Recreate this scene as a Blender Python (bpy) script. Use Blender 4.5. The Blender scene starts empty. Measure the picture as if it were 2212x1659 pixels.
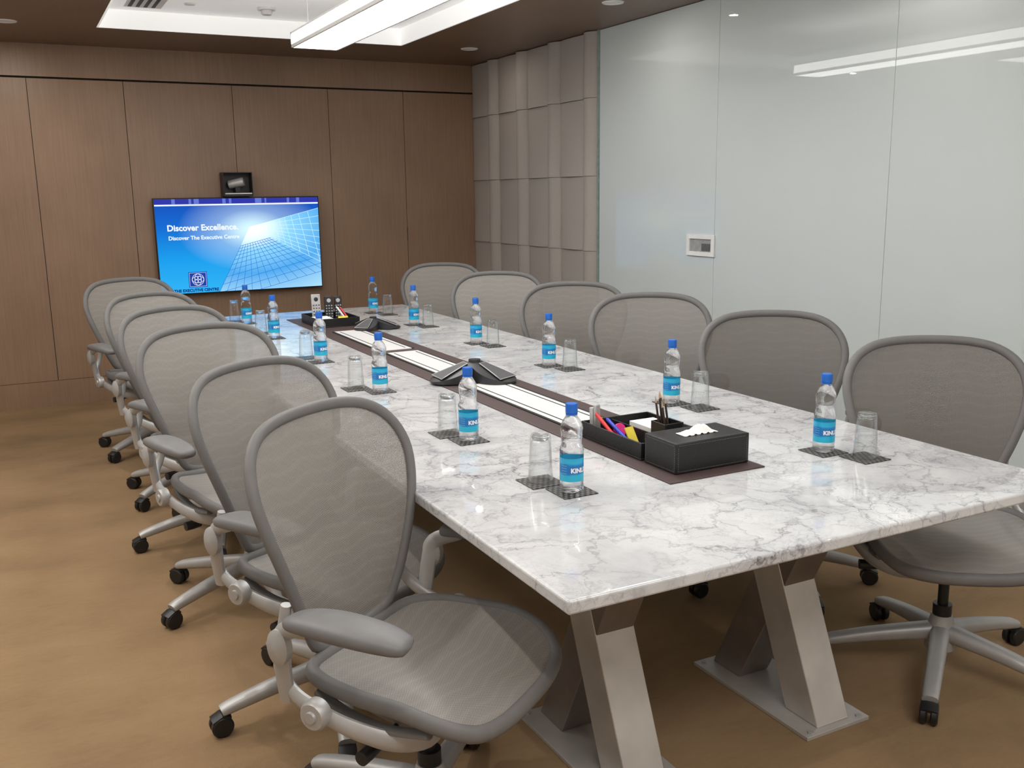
import bpy, bmesh, math, random
from mathutils import Vector, Matrix
random.seed(4)
PI = math.pi
S = bpy.context.scene
C = S.collection
S.view_settings.view_transform = 'Standard'
S.view_settings.look = 'None'
S.view_settings.exposure = 0.16

# ---------------------------------------------------------------- camera
CAM = Vector((-0.854, -1.433, 1.50)); F = 2064.0
AX = Vector((.8866, -.1030, .4509)); AY = Vector((-.4623, -.1685, .8706)); AD = Vector((.01365, .9803, .1970))
cd = bpy.data.cameras.new('camera'); cam = bpy.data.objects.new('camera', cd); C.objects.link(cam)
r = Vector((AX.x, AY.x, -AD.x)).normalized()
b = -Vector((AX.z, AY.z, -AD.z)); b = (b - r * b.dot(r)).normalized(); u = b.cross(r)
M = Matrix((r, u, b)).transposed().to_4x4(); M.translation = CAM
cam.matrix_world = M
cd.sensor_width = 36; cd.lens = 36 * F / 2212; cd.clip_start = 0.05
S.camera = cam
def P(px, py, z):
    v = Vector((px - 1106, py - 829.5, F)); k = (CAM.z - z) / v.dot(AD)
    return Vector((CAM.x + k * v.dot(AX), CAM.y + k * v.dot(AY), z))

# ---------------------------------------------------------------- materials
def new(name):
    m = bpy.data.materials.new(name); m.use_nodes = True
    nt = m.node_tree; return m, nt, nt.nodes['Principled BSDF']
def N(nt, t, **k):
    n = nt.nodes.new(t)
    for a, v in k.items():
        if a in n.inputs: n.inputs[a].default_value = v
        else: setattr(n, a, v)
    return n
def ramp(nt, stops, src):
    n = nt.nodes.new('ShaderNodeValToRGB'); e = n.color_ramp.elements
    while len(e) < len(stops): e.new(.5)
    for i, (p, c) in enumerate(stops):
        e[i].position = p; e[i].color = (*c, 1) if len(c) == 3 else c
    nt.links.new(src, n.inputs[0]); return n
def mat(name, col, rough=.5, metal=0, var=.12, scale=30, bump=0, coat=0, spec=.5, glow=0):
    m, nt, p = new(name)
    tc = N(nt, 'ShaderNodeTexCoord'); no = N(nt, 'ShaderNodeTexNoise', Scale=scale, Detail=3)
    nt.links.new(tc.outputs['Object'], no.inputs['Vector'])
    a = tuple(c * (1 - var) for c in col); c2 = tuple(min(1, c * (1 + var)) for c in col)
    rp = ramp(nt, [(.3, a), (.7, c2)], no.outputs[0]); nt.links.new(rp.outputs[0], p.inputs['Base Color'])
    p.inputs['Roughness'].default_value = rough; p.inputs['Metallic'].default_value = metal
    p.inputs['Coat Weight'].default_value = coat; p.inputs['Specular IOR Level'].default_value = spec
    if glow: p.inputs['Emission Color'].default_value = (1, .985, .96, 1); p.inputs['Emission Strength'].default_value = glow
    if bump:
        bp = N(nt, 'ShaderNodeBump', Strength=bump, Distance=.002); nt.links.new(no.outputs[0], bp.inputs['Height'])
        nt.links.new(bp.outputs[0], p.inputs['Normal'])
    return m
def emis(name, col, s):
    m = bpy.data.materials.new(name); m.use_nodes = True; nt = m.node_tree; nt.nodes.clear()
    e = N(nt, 'ShaderNodeEmission', Color=(*col, 1), Strength=s); o = N(nt, 'ShaderNodeOutputMaterial')
    nt.links.new(e.outputs[0], o.inputs[0]); return m

def wood(name, c1, c2, axis=2, rough=.42):
    m, nt, p = new(name)
    tc = N(nt, 'ShaderNodeTexCoord'); mp = N(nt, 'ShaderNodeMapping')
    sc = [85, 85, 85]; sc[axis] = 3
    mp.inputs['Scale'].default_value = sc
    nt.links.new(tc.outputs['Object'], mp.inputs[0])
    n1 = N(nt, 'ShaderNodeTexNoise', Scale=1.0, Detail=6, Roughness=.7); nt.links.new(mp.outputs[0], n1.inputs['Vector'])
    n2 = N(nt, 'ShaderNodeTexNoise', Scale=1.6, Detail=4); nt.links.new(tc.outputs['Object'], n2.inputs['Vector'])
    mx = N(nt, 'ShaderNodeMath', operation='MULTIPLY_ADD'); mx.inputs[1].default_value = .5
    nt.links.new(n1.outputs[0], mx.inputs[0]); 
    m2 = N(nt, 'ShaderNodeMath', operation='MULTIPLY'); m2.inputs[1].default_value = .5
    nt.links.new(n2.outputs[0], m2.inputs[0]); nt.links.new(m2.outputs[0], mx.inputs[2])
    rp = ramp(nt, [(.34, c1), (.66, c2)], mx.outputs[0]); nt.links.new(rp.outputs[0], p.inputs['Base Color'])
    p.inputs['Roughness'].default_value = rough
    return m

def marble():
    m, nt, p = new('marble')
    L = nt.links.new
    tc = N(nt, 'ShaderNodeTexCoord')
    def warp(sc, amt, src):
        w = N(nt, 'ShaderNodeTexNoise', Scale=sc, Detail=6, Roughness=.62); L(src, w.inputs['Vector'])
        sub = N(nt, 'ShaderNodeVectorMath', operation='SUBTRACT'); sub.inputs[1].default_value = (.5, .5, .5); L(w.outputs['Color'], sub.inputs[0])
        scl = N(nt, 'ShaderNodeVectorMath', operation='SCALE'); scl.inputs['Scale'].default_value = amt; L(sub.outputs[0], scl.inputs[0])
        ad = N(nt, 'ShaderNodeVectorMath', operation='ADD'); L(src, ad.inputs[0]); L(scl.outputs[0], ad.inputs[1]); return ad.outputs[0]
    w1 = warp(2.4, .42, tc.outputs['Object']); w2 = warp(6.0, .13, w1)
    mp = N(nt, 'ShaderNodeMapping'); mp.inputs['Rotation'].default_value = (0, 0, .7); mp.inputs['Scale'].default_value = (1, 1.7, 1); L(w2, mp.inputs[0])
    v1 = N(nt, 'ShaderNodeTexVoronoi', feature='DISTANCE_TO_EDGE', Scale=4.6); L(mp.outputs[0], v1.inputs['Vector'])
    v2 = N(nt, 'ShaderNodeTexVoronoi', feature='DISTANCE_TO_EDGE', Scale=9.5); L(w2, v2.inputs['Vector'])
    v3 = N(nt, 'ShaderNodeTexVoronoi', feature='DISTANCE_TO_EDGE', Scale=21); L(w2, v3.inputs['Vector'])
    def line(v, w_, pw=1.0): 
        r_ = N(nt, 'ShaderNodeMapRange'); r_.inputs['From Max'].default_value = w_; r_.inputs['To Min'].default_value = 1; r_.inputs['To Max'].default_value = 0
        L(v.outputs['Distance'], r_.inputs[0])
        q = N(nt, 'ShaderNodeMath', operation='POWER'); q.inputs[1].default_value = pw; L(r_.outputs[0], q.inputs[0]); return q.outputs[0]
    def mask(sc, lo, hi, src):
        mk = N(nt, 'ShaderNodeTexNoise', Scale=sc, Detail=3); L(src, mk.inputs['Vector'])
        mr = N(nt, 'ShaderNodeMapRange'); mr.inputs['From Min'].default_value = lo; mr.inputs['From Max'].default_value = hi; L(mk.outputs[0], mr.inputs[0]); return mr.outputs[0]
    def mul(a, b_, k=None):
        q = N(nt, 'ShaderNodeMath', operation='MULTIPLY'); L(a, q.inputs[0])
        if k is None: L(b_, q.inputs[1])
        else: q.inputs[1].default_value = k
        return q.outputs[0]
    def add(a, b_):
        q = N(nt, 'ShaderNodeMath', operation='ADD', use_clamp=True); L(a, q.inputs[0]); L(b_, q.inputs[1]); return q.outputs[0]
    m1 = mask(3.0, .34, .62, tc.outputs['Object']); m2 = mask(4.3, .36, .62, w1); m3 = mask(5.0, .40, .66, w2)
    tot = add(add(mul(mul(line(v1, .040, 1.4), m1), None, .52), mul(mul(line(v2, .048, 1.4), m2), None, .44)), add(mul(mul(line(v3, .065, 1.4), m3), None, .32), mul(mul(line(v1, .26, 1.5), m2), None, .24)))
    cl = N(nt, 'ShaderNodeTexNoise', Scale=4, Detail=7, Roughness=.6); L(w1, cl.inputs['Vector'])
    base = ramp(nt, [(.32, (.50, .51, .53)), (.60, (.665, .67, .68))], cl.outputs[0])
    mx = N(nt, 'ShaderNodeMix', data_type='RGBA'); L(tot, mx.inputs[0]); L(base.outputs[0], mx.inputs[6]); mx.inputs[7].default_value = (.165, .16, .178, 1)
    L(mx.outputs[2], p.inputs['Base Color']); p.inputs['Roughness'].default_value = .02; p.inputs['Specular IOR Level'].default_value = .9
    return m

def carpet():
    m, nt, p = new('carpet'); L = nt.links.new
    tc = N(nt, 'ShaderNodeTexCoord'); mp = N(nt, 'ShaderNodeMapping'); mp.inputs['Scale'].default_value = (.9, 1.5, 1); mp.inputs['Rotation'].default_value = (0, 0, .3)
    L(tc.outputs['Object'], mp.inputs[0])
    n1 = N(nt, 'ShaderNodeTexNoise', Scale=1.5, Detail=5, Roughness=.55); L(mp.outputs[0], n1.inputs['Vector'])
    mp2 = N(nt, 'ShaderNodeMapping'); mp2.inputs['Scale'].default_value = (20, 60, 1); L(tc.outputs['Object'], mp2.inputs[0])
    n2 = N(nt, 'ShaderNodeTexNoise', Scale=1.0, Detail=4); L(mp2.outputs[0], n2.inputs['Vector'])
    a = N(nt, 'ShaderNodeMath', operation='MULTIPLY_ADD'); a.inputs[1].default_value = .16; L(n2.outputs[0], a.inputs[0])
    q = N(nt, 'ShaderNodeMath', operation='MULTIPLY'); q.inputs[1].default_value = .84; L(n1.outputs[0], q.inputs[0]); L(q.outputs[0], a.inputs[2])
    rp = ramp(nt, [(.28, (.205, .136, .078)), (.48, (.285, .188, .104)), (.68, (.345, .230, .130))], a.outputs[0]); L(rp.outputs[0], p.inputs['Base Color'])
    p.inputs['Roughness'].default_value = .95; p.inputs['Specular IOR Level'].default_value = .1
    n3 = N(nt, 'ShaderNodeTexNoise', Scale=350, Detail=2); L(tc.outputs['Object'], n3.inputs['Vector'])
    bp = N(nt, 'ShaderNodeBump', Strength=.5, Distance=.004); L(n3.outputs[0], bp.inputs['Height']); L(bp.outputs[0], p.inputs['Normal'])
    return m

def netting(name, col, trans):
    # woven suspension fabric: tiny holes + lens shaped bands, from the UV in metres
    m = bpy.data.materials.new(name); m.use_nodes = True; nt = m.node_tree; nt.nodes.clear(); L = nt.links.new
    uv = N(nt, 'ShaderNodeUVMap'); sp = N(nt, 'ShaderNodeSeparateXYZ'); L(uv.outputs[0], sp.inputs[0])
    def mth(op, a, b_=None, k=None, c=None):
        q = N(nt, 'ShaderNodeMath', operation=op)
        L(a, q.inputs[0])
        if b_ is not None: L(b_, q.inputs[1])
        elif k is not None: q.inputs[1].default_value = k
        if c is not None: q.inputs[2].default_value = c
        return q.outputs[0]
    sx = mth('SINE', mth('MULTIPLY', sp.outputs[0], k=2 * PI / .0056)); sy = mth('SINE', mth('MULTIPLY', sp.outputs[1], k=2 * PI / .0044))
    hole = mth('MULTIPLY', sx, sy)
    hr = N(nt, 'ShaderNodeMapRange'); hr.inputs['From Min'].default_value = -.3; hr.inputs['From Max'].default_value = .7; L(hole, hr.inputs[0])
    # gentle undulating bands
    wx = mth('SINE', mth('MULTIPLY', sp.outputs[0], k=2 * PI / .15)); wv = mth('ADD', sp.outputs[1], mth('MULTIPLY', wx, k=.006))
    bands = mth('SINE', mth('MULTIPLY', wv, k=2 * PI / .032))
    br = N(nt, 'ShaderNodeMapRange'); br.inputs['From Min'].default_value = .3; br.inputs['From Max'].default_value = 1; br.inputs['To Min'].default_value = 1.0; br.inputs['To Max'].default_value = 1.08; L(bands, br.inputs[0])
    hc = N(nt, 'ShaderNodeMapRange'); hc.inputs['To Min'].default_value = 1.14; hc.inputs['To Max'].default_value = .50; L(hr.outputs[0], hc.inputs[0])
    k = mth('MULTIPLY', br.outputs[0], hc.outputs[0])
    vs = N(nt, 'ShaderNodeVectorMath', operation='SCALE'); vs.inputs[0].default_value = col; L(k, vs.inputs['Scale'])
    p = N(nt, 'ShaderNodeBsdfPrincipled'); p.inputs['Roughness'].default_value = .6; L(vs.outputs[0], p.inputs['Base Color'])
    tr = N(nt, 'ShaderNodeBsdfTransparent'); mx = N(nt, 'ShaderNodeMixShader'); o = N(nt, 'ShaderNodeOutputMaterial')
    f = mth('MULTIPLY', hr.outputs[0], k=trans); L(f, mx.inputs[0]); L(p.outputs[0], mx.inputs[1]); L(tr.outputs[0], mx.inputs[2]); L(mx.outputs[0], o.inputs[0])
    return m

def clear(name, tint=(1, 1, 1), solid=False):
    m = bpy.data.materials.new(name); m.use_nodes = True; nt = m.node_tree; nt.nodes.clear(); L = nt.links.new
    o = N(nt, 'ShaderNodeOutputMaterial'); mx = N(nt, 'ShaderNodeMixShader'); tr = N(nt, 'ShaderNodeBsdfTransparent'); tr.inputs[0].default_value = (*tint, 1)
    tc = N(nt, 'ShaderNodeTexCoord'); no = N(nt, 'ShaderNodeTexNoise', Scale=20); L(tc.outputs['Object'], no.inputs['Vector'])
    if solid:
        g = N(nt, 'ShaderNodeBsdfGlass', IOR=1.33, Roughness=0.0); bp = N(nt, 'ShaderNodeBump', Strength=.3, Distance=.004)
        L(no.outputs[0], bp.inputs['Height']); L(bp.outputs[0], g.inputs['Normal']); mx.inputs[0].default_value = .68
    else:
        g = N(nt, 'ShaderNodeBsdfGlossy', Roughness=.02); lw = N(nt, 'ShaderNodeLayerWeight', Blend=.34)
        mr = N(nt, 'ShaderNodeMapRange'); mr.inputs['To Min'].default_value = .06; mr.inputs['To Max'].default_value = .75; L(lw.outputs['Facing'], mr.inputs[0])
        pw = N(nt, 'ShaderNodeMath', operation='POWER'); pw.inputs[1].default_value = 1.5; L(mr.outputs[0], pw.inputs[0]); L(pw.outputs[0], mx.inputs[0])
    L(tr.outputs[0], mx.inputs[1]); L(g.outputs[0], mx.inputs[2]); L(mx.outputs[0], o.inputs[0]); return m

WOOD = wood('walnut veneer', (.232, .143, .090), (.325, .210, .136))
WOODC = wood('ceiling veneer', (.140, .083, .051), (.200, .124, .078), axis=1, rough=.35)
DARKGAP = mat('dark gap', (.02, .014, .01), .8)
PULL = mat('bronze pull', (.10, .065, .045), .5)
MARBLE = marble(); CARPET = carpet()
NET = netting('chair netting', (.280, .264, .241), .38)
NETSHADE = netting('chair netting shaded', (.205, .190, .172), .36)
NETSHADEDEEP = netting('chair netting deep shade', (.135, .120, .106), .34)  # same netting twice more, with the right chairs' shade put into the colour
SEATNET = netting('seat netting', (.31, .295, .275), .20)
GREYPL = mat('grey plastic', (.165, .160, .158), .55, var=.04, spec=.35)
PAD = mat('arm pad grey', (.165, .163, .166), .5, var=.04, spec=.4)
SILVER = mat('silver painted metal', (.44, .435, .43), .42, .35, var=.04)
BLACKPL = mat('black plastic', (.012, .012, .013), .4)
CHAR = mat('charcoal plastic', (.025, .025, .028), .38)
LEATHER = mat('black leather', (.010, .010, .011), .42, var=.3, scale=220, bump=.5)
STITCH = mat('grey stitching', (.22, .22, .21), .7)
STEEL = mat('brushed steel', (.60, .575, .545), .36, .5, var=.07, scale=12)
STEELSHADE = mat('shaded steel', (.25, .215, .195), .36, .6, var=.1, scale=12)  # same leg steel, darkened in colour for the bar whose face turns down
MATBR = mat('brown leather mat', (.070, .045, .042), .5, var=.1, scale=120, bump=.2)
WHITE = mat('white lacquer', (.78, .78, .77), .3, var=.02)
WPAINT = mat('white paint', (.80, .80, .79), .8, var=.02)
TRAYW = mat('added-glow white tray', (.80, .80, .79), .85, var=.02, glow=.24, spec=.1)  # tray and lip paint given a glow for brightness and fill; no lamp
TRAYS = mat('added-glow white tray lip', (.80, .80, .79), .85, var=.02, glow=.38, spec=.1)
FABRIC = mat('taupe upholstery', (.37, .335, .305), .9, var=.05, scale=160, bump=.25)
GLASSB = mat('pale painted glass', (.575, .628, .632), .008, var=.01, scale=2, spec=.36)
GLASSE = mat('green glass edge', (.25, .32, .30), .2)
PLASTER = mat('warm plaster', (.56, .54, .51), .8, var=.03, scale=3)
SLOT = mat('slot black', (.01, .01, .01), .6)
PAPER = mat('white paper', (.85, .85, .84), .8, var=.02)
CAPB = mat('blue cap', (.01, .13, .55), .35)
REDP = mat('red plastic', (.6, .02, .02), .3); BLUEP = mat('blue plastic', (.02, .04, .45), .3)
YEL = mat('yellow note', (.85, .68, .08), .7); PINK = mat('magenta note', (.75, .03, .22), .6)
REMG = mat('grey remote', (.45, .45, .45), .4); PENC = mat('dark pencil', (.05, .035, .025), .4); PTIP = mat('pencil wood', (.55, .38, .22), .7)
LIT = emis('lit diffuser', (1, .99, .97), 10); DLIT = emis('downlight lens', (1, .95, .86), 10)
LITS = emis('lit side', (1, .99, .97), 7); LITT = emis('lit top', (1, .99, .97), 6)
WATER = clear('water bottle plastic', (.97, .985, 1), True); GLASS = clear('drinking glass', (.985, .992, .992))
THICK = clear('thick glass base', (.92, .94, .95), True)
GRILLE = mat('grille grey', (.085, .085, .09), .5, scale=300, bump=.5)

# ---------------------------------------------------------------- mesh builder
def xf(loc=(0, 0, 0), rx=0, ry=0, rz=0):
    return Matrix.Translation(loc) @ Matrix.Rotation(rz, 4, 'Z') @ Matrix.Rotation(ry, 4, 'Y') @ Matrix.Rotation(rx, 4, 'X')
class MB:
    def __init__(s): s.v = []; s.f = []; s.uv = None
    def add(s, vs, fs, m=None):
        n = len(s.v); s.v += [tuple(m @ Vector(q)) if m else tuple(q) for q in vs]; s.f += [tuple(i + n for i in f) for f in fs]; return s
    def box(s, x0, x1, y0, y1, z0, z1, m=None):
        return s.add([(x0,y0,z0),(x1,y0,z0),(x1,y1,z0),(x0,y1,z0),(x0,y0,z1),(x1,y0,z1),(x1,y1,z1),(x0,y1,z1)],
                     [(0,3,2,1),(4,5,6,7),(0,1,5,4),(1,2,6,5),(2,3,7,6),(3,0,4,7)], m)
    def lathe(s, prof, n=24, m=None, fn=None):
        vs = []; fs = []
        for r_, z in prof:
            for i in range(n):
                a = 2 * PI * i / n; rr = fn(r_, z, a) if fn else r_
                vs.append((rr * math.cos(a), rr * math.sin(a), z))
        for j in range(len(prof) - 1):
            for i in range(n):
                k = (i + 1) % n; fs.append((j*n+i, j*n+k, (j+1)*n+k, (j+1)*n+i))
        if prof[0][0] > 1e-6: fs.append(tuple(reversed(range(n))))
        if prof[-1][0] > 1e-6: fs.append(tuple((len(prof)-1)*n + i for i in range(n)))
        return s.add(vs, fs, m)
    def cyl(s, r_, z0, z1, n=20, m=None): return s.lathe([(r_, z0), (r_, z1)], n, m)
    def sweep(s, path, a, b_, up=(0, 0, 1), closed=False, n=10, p=2.0, m=None):
        path = [Vector(q) for q in path]; K = len(path); up = Vector(up); vs = []; fs = []
        for i in range(K):
            if closed: t = path[(i+1) % K] - path[i-1]
            else: t = path[min(i+1, K-1)] - path[max(i-1, 0)]
            t.normalize(); sd = t.cross(up)
            if sd.length < 1e-4: sd = t.cross(Vector((1, 0, 0)))
            sd.normalize(); nr = sd.cross(t)
            aa = a(i/(K-1)) if callable(a) else a; bb = b_(i/(K-1)) if callable(b_) else b_
            for j in range(n):
                w = 2*PI*j/n + PI/n; c, q = math.cos(w), math.sin(w)
                c = math.copysign(abs(c)**(2/p), c); q = math.copysign(abs(q)**(2/p), q)
                vs.append(path[i] + sd*aa*c + nr*bb*q)
        R = K if closed else K-1
        for i in range(R):
            for j in range(n):
                k = (i+1) % K; l = (j+1) % n; fs.append((i*n+j, i*n+l, k*n+l, k*n+j))
        if not closed: fs += [tuple(reversed(range(n))), tuple((K-1)*n+j for j in range(n))]
        return s.add(vs, fs, m)
    def build(s, name, m, parent=None, bevel=0, smooth=True, ang=38, seg=2):
        me = bpy.data.meshes.new(name); me.from_pydata(s.v, [], s.f)
        bm = bmesh.new(); bm.from_mesh(me); bmesh.ops.recalc_face_normals(bm, faces=bm.faces)
        for f in bm.faces: f.smooth = smooth
        for e in bm.edges:
            if len(e.link_faces) == 2 and e.calc_face_angle(0) > math.radians(ang): e.smooth = False
        bm.to_mesh(me); bm.free()
        if s.uv:
            ul = me.uv_layers.new(name='UVMap')
            for lp in me.loops: ul.data[lp.index].uv = s.uv[lp.vertex_index]
        me.materials.append(m)
        o = bpy.data.objects.new(name, me); C.objects.link(o)
        if parent: o.parent = parent
        if bevel:
            md = o.modifiers.new('bevel', 'BEVEL'); md.width = bevel; md.segments = seg; md.limit_method = 'ANGLE'; md.angle_limit = math.radians(40)
        return o
def box(*a): return MB().box(*a)
def tag(o, label=None, cat=None, group=None, kind=None):
    for k, v in (('label', label), ('category', cat), ('group', group), ('kind', kind)):
        if v: o[k] = v
    return o
def thing(name, label, cat, loc=(0, 0, 0), rz=0, group=None):
    o = bpy.data.objects.new(name, None); C.objects.link(o); o.empty_display_size = .1
    o.location = loc; o.rotation_euler = (0, 0, rz); return tag(o, label, cat, group)
def dup(root, loc, rz, label):
    r_ = root.copy(); C.objects.link(r_); r_.location = loc; r_.rotation_euler = (0, 0, rz); r_['label'] = label
    for ch in list(root.children):
        c = ch.copy(); C.objects.link(c); c.parent = r_
        for g in list(ch.children):
            d = g.copy(); C.objects.link(d); d.parent = c
    return r_
def struct(o): return tag(o, kind='structure')
def crom(pts, n, closed=True):
    K = len(pts); out = []; pts = [Vector(q) for q in pts]
    for i in range(K if closed else K-1):
        if closed: p0, p1, p2, p3 = pts[i-1], pts[i], pts[(i+1) % K], pts[(i+2) % K]
        else: p0, p1, p2, p3 = pts[max(i-1, 0)], pts[i], pts[i+1], pts[min(i+2, K-1)]
        for j in range(n):
            t = j/n; out.append(.5*((2*p1)+(p2-p0)*t+(2*p0-5*p1+4*p2-p3)*t*t+(3*p1-p0-3*p2+p3)*t**3))
    if not closed: out.append(pts[-1])
    return out
def text(body, size, bold=0.0, spacing=1.0):
    cu = bpy.data.curves.new('t', 'FONT'); cu.body = body; cu.size = size; cu.offset = bold; cu.space_character = spacing; cu.resolution_u = 3
    o = bpy.data.objects.new('t', cu); C.objects.link(o); dg = bpy.context.evaluated_depsgraph_get(); dg.update()
    me = bpy.data.meshes.new_from_object(o.evaluated_get(dg)); mb = MB()
    mb.v = [tuple(v.co) for v in me.vertices]; mb.f = [tuple(p.vertices) for p in me.polygons]
    bpy.data.objects.remove(o); bpy.data.meshes.remove(me); return mb
def ord_(i): return ['nearest the camera', 'second from the camera', 'third from the camera', 'fourth from the camera', 'fifth from the camera', 'farthest from the camera'][i]

# ---------------------------------------------------------------- room
XR, YB, XL, YF, ZC = 2.77, 6.22, -2.0, -2.6, 2.55
struct(box(XL, XR, YF, YB, -.05, 0).build('floor', CARPET))
wb = struct(box(XL-.1, XR+.1, YB+.03, YB+.15, 0, 2.8).build('wall_back', DARKGAP))
js = [XL, -1.39, -.64, -.014, .755, 1.50, 2.136, XR]
for a, c in zip(js[:-1], js[1:]):
    box(a+.002, c-.002, YB, YB+.02, .191, 2.318).build('wall_panel', WOOD, wb)
box(XL, XR, YB, YB+.03, 2.332, ZC).build('header_panel', WOOD, wb)
box(XL, XR, YB, YB+.03, 0, .188).build('plinth_panel', WOOD, wb)
for x, z in ((-.64, 1.14), (2.136, 1.165)):
    box(x-.004, x+.004, YB-.002, YB, z-.055, z+.055).build('recessed_pull', PULL, wb)
struct(box(XR+.012, XR+.15, YF, YB, 0, 2.8).build('wall_right', PLASTER))
struct(box(XL-.15, XL, YF, YB, 0, 2.8).build('wall_left', PLASTER))
struct(box(XL-.15, XR+.15, YF-.15, YF, 0, 2.8).build('wall_front', PLASTER))
TX0, TX1, TY0, TY1, TZ = -.22, 1.80, -.9, 5.37, 2.665
w = .012
ce = MB()
ce.box(XL, TX0-w, YF, YB, ZC, ZC+.02); ce.box(TX1+w, XR+.012, YF, YB, ZC, ZC+.02); ce.box(TX0-w, TX1+w, TY1+w, YB, ZC, ZC+.02); ce.box(TX0-w, TX1+w, YF, TY0-w, ZC, ZC+.02)
ce = struct(ce.build('ceiling', WOODC))
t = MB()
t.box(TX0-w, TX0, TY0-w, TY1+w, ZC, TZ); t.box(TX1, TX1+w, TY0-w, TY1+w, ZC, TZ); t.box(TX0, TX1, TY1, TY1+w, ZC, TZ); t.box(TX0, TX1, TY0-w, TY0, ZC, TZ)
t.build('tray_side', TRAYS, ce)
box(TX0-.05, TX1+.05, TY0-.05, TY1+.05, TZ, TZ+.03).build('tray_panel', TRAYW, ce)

# glass boards
ys = [4.22, 2.99, 1.76, .53, -.70]
gl = ['pale green glass wall board next to the fabric panels', 'pale green glass wall board right of the wall socket, the middle one', 'pale green glass wall board at the right edge of the photo', 'pale green glass wall board closest to the camera, past the right edge']
for i in range(4):
    tag(box(XR, XR+.011, ys[i+1]+.001, ys[i]-.001, .02, ZC-.003).build('glass_board', GLASSB, None, .0008), gl[i], 'glass board', 'glass wall boards')
struct(box(XR-.012, XR+.012, 4.222, 4.236, 0, ZC).build('trim_1', GLASSE))

# upholstered wave panels
zr = [.05, .57, 1.087, 1.60, 2.118, ZC-.004]; W = (YB-4.24)/4
rn = ['bottom row', 'second row from the floor', 'middle row', 'second row from the top', 'top row']; cn = ['beside the glass board', 'second from the glass board', 'second from the wood wall', 'beside the wood wall']
for ci in range(4):
    for ri in range(5):
        mb = MB(); nu, nv = 40, 8; y0 = 4.238+ci*W; z0, z1 = zr[ri]+.0012, zr[ri+1]-.0012
        def dd(uu, vv):
            # an upright half-round roll, then a flat board that hollows a little and tips out at its foot
            tip = .018*(1-vv)**3
            if uu < .34: return .012 + (.048+tip*.4)*math.sin(PI*uu/.34)**.8
            k_ = (uu-.34)/.66
            return .012 + (.013+tip)*math.sin(PI*k_)**.5
        for j in range(nv+1):
            for i in range(nu+1):
                uu, vv = i/nu, j/nv; mb.v.append((XR+.01-dd(uu, vv), y0+uu*W, z0+vv*(z1-z0)))
        q = nu+1
        for j in range(nv):
            for i in range(nu): mb.f.append((j*q+i, j*q+i+1, (j+1)*q+i+1, (j+1)*q+i))
        nb = len(mb.v)
        for (uu, vv) in ((0, 0), (1, 0), (1, 1), (0, 1)): mb.v.append((XR+.01, y0+uu*W, z0+vv*(z1-z0)))
        mb.f.append(tuple([nb, nb+1]+[i for i in range(nu, -1, -1)])); mb.f.append(tuple([nb+3, nb+2]+[nv*q+i for i in range(nu, -1, -1)]))
        mb.f.append(tuple([nb, nb+3]+[j*q for j in range(nv, -1, -1)])); mb.f.append(tuple([nb+1, nb+2]+[j*q+nu for j in range(nv, -1, -1)]))
        mb.f.append((nb, nb+1, nb+2, nb+3))
        tag(mb.build('upholstered_wall_panel', FABRIC, None, 0, True, 60), 'padded taupe fabric wall panel with a wavy face, %s, column %s' % (rn[ri], cn[ci]), 'wall panel', 'padded fabric wall panels')

# wall socket box
so = thing('wall_socket', 'white framed recessed socket box on the glass wall', 'socket', (XR, 3.107, 1.175))
f = MB(); f.box(-.012, 0, -.128, -.10, -.063, .063); f.box(-.012, 0, .10, .128, -.063, .063); f.box(-.012, 0, -.10, .10, .037, .063); f.box(-.012, 0, -.10, .10, -.063, -.037)
f.build('frame', WHITE, so, .002)
box(-.003, -.0005, -.10, .10, -.037, .037).build('recess', mat('socket grey', (.32, .33, .33), .5), so)
f = MB(); f.box(-.008, -.003, -.085, -.01, -.03, .012); f.build('socket_insert', mat('socket dark', (.12, .12, .12), .4), so, .001)

# downlights; the last five are out of view, added for light
dl = [(2.33, 5.33, 'round recessed ceiling downlight near the fabric wall corner'), (2.33, 3.40, 'round recessed ceiling downlight above the glass wall'), (-.74, 5.34, 'round recessed ceiling downlight at the left edge by the wood wall'),
      (2.33, 1.45, 'unseen recessed ceiling downlight added above the near end of the right chairs'), (-.74, 3.4, 'unseen recessed ceiling downlight added above the far left chairs'), (-.74, 1.45, 'unseen recessed ceiling downlight added above the near left chairs'), (-.74, -.6, 'unseen recessed ceiling downlight added behind the camera on the left'), (2.33, -.6, 'unseen recessed ceiling downlight added behind the camera on the right')]
rim = MB().lathe([(.045, -.002), (.048, -.006), (.06, -.005), (.064, 0), (.045, 0), (.045, -.002)], 32).build('rim', WHITE)
lens = MB().lathe([(.0, -.001), (.045, -.001)], 32).build('lens', DLIT)
for i, (x, y, lb) in enumerate(dl):
    o = thing('downlight', lb, 'downlight', (x, y, ZC), 0, 'recessed downlights')
    a = rim if i == 0 else rim.copy(); c = lens if i == 0 else lens.copy()
    if i: C.objects.link(a); C.objects.link(c)
    a.parent = o; c.parent = o
    ld = bpy.data.lights.new('downlight_lamp', 'AREA'); ld.shape = 'DISK'; ld.size = .05; ld.energy = (1.2 if i == 0 else 1.8) if x > 0 else 8; ld.color = (1, .92, .82)
    lo = bpy.data.objects.new('downlight_lamp', ld); C.objects.link(lo); lo.location = (x, y, ZC-.010)

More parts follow.
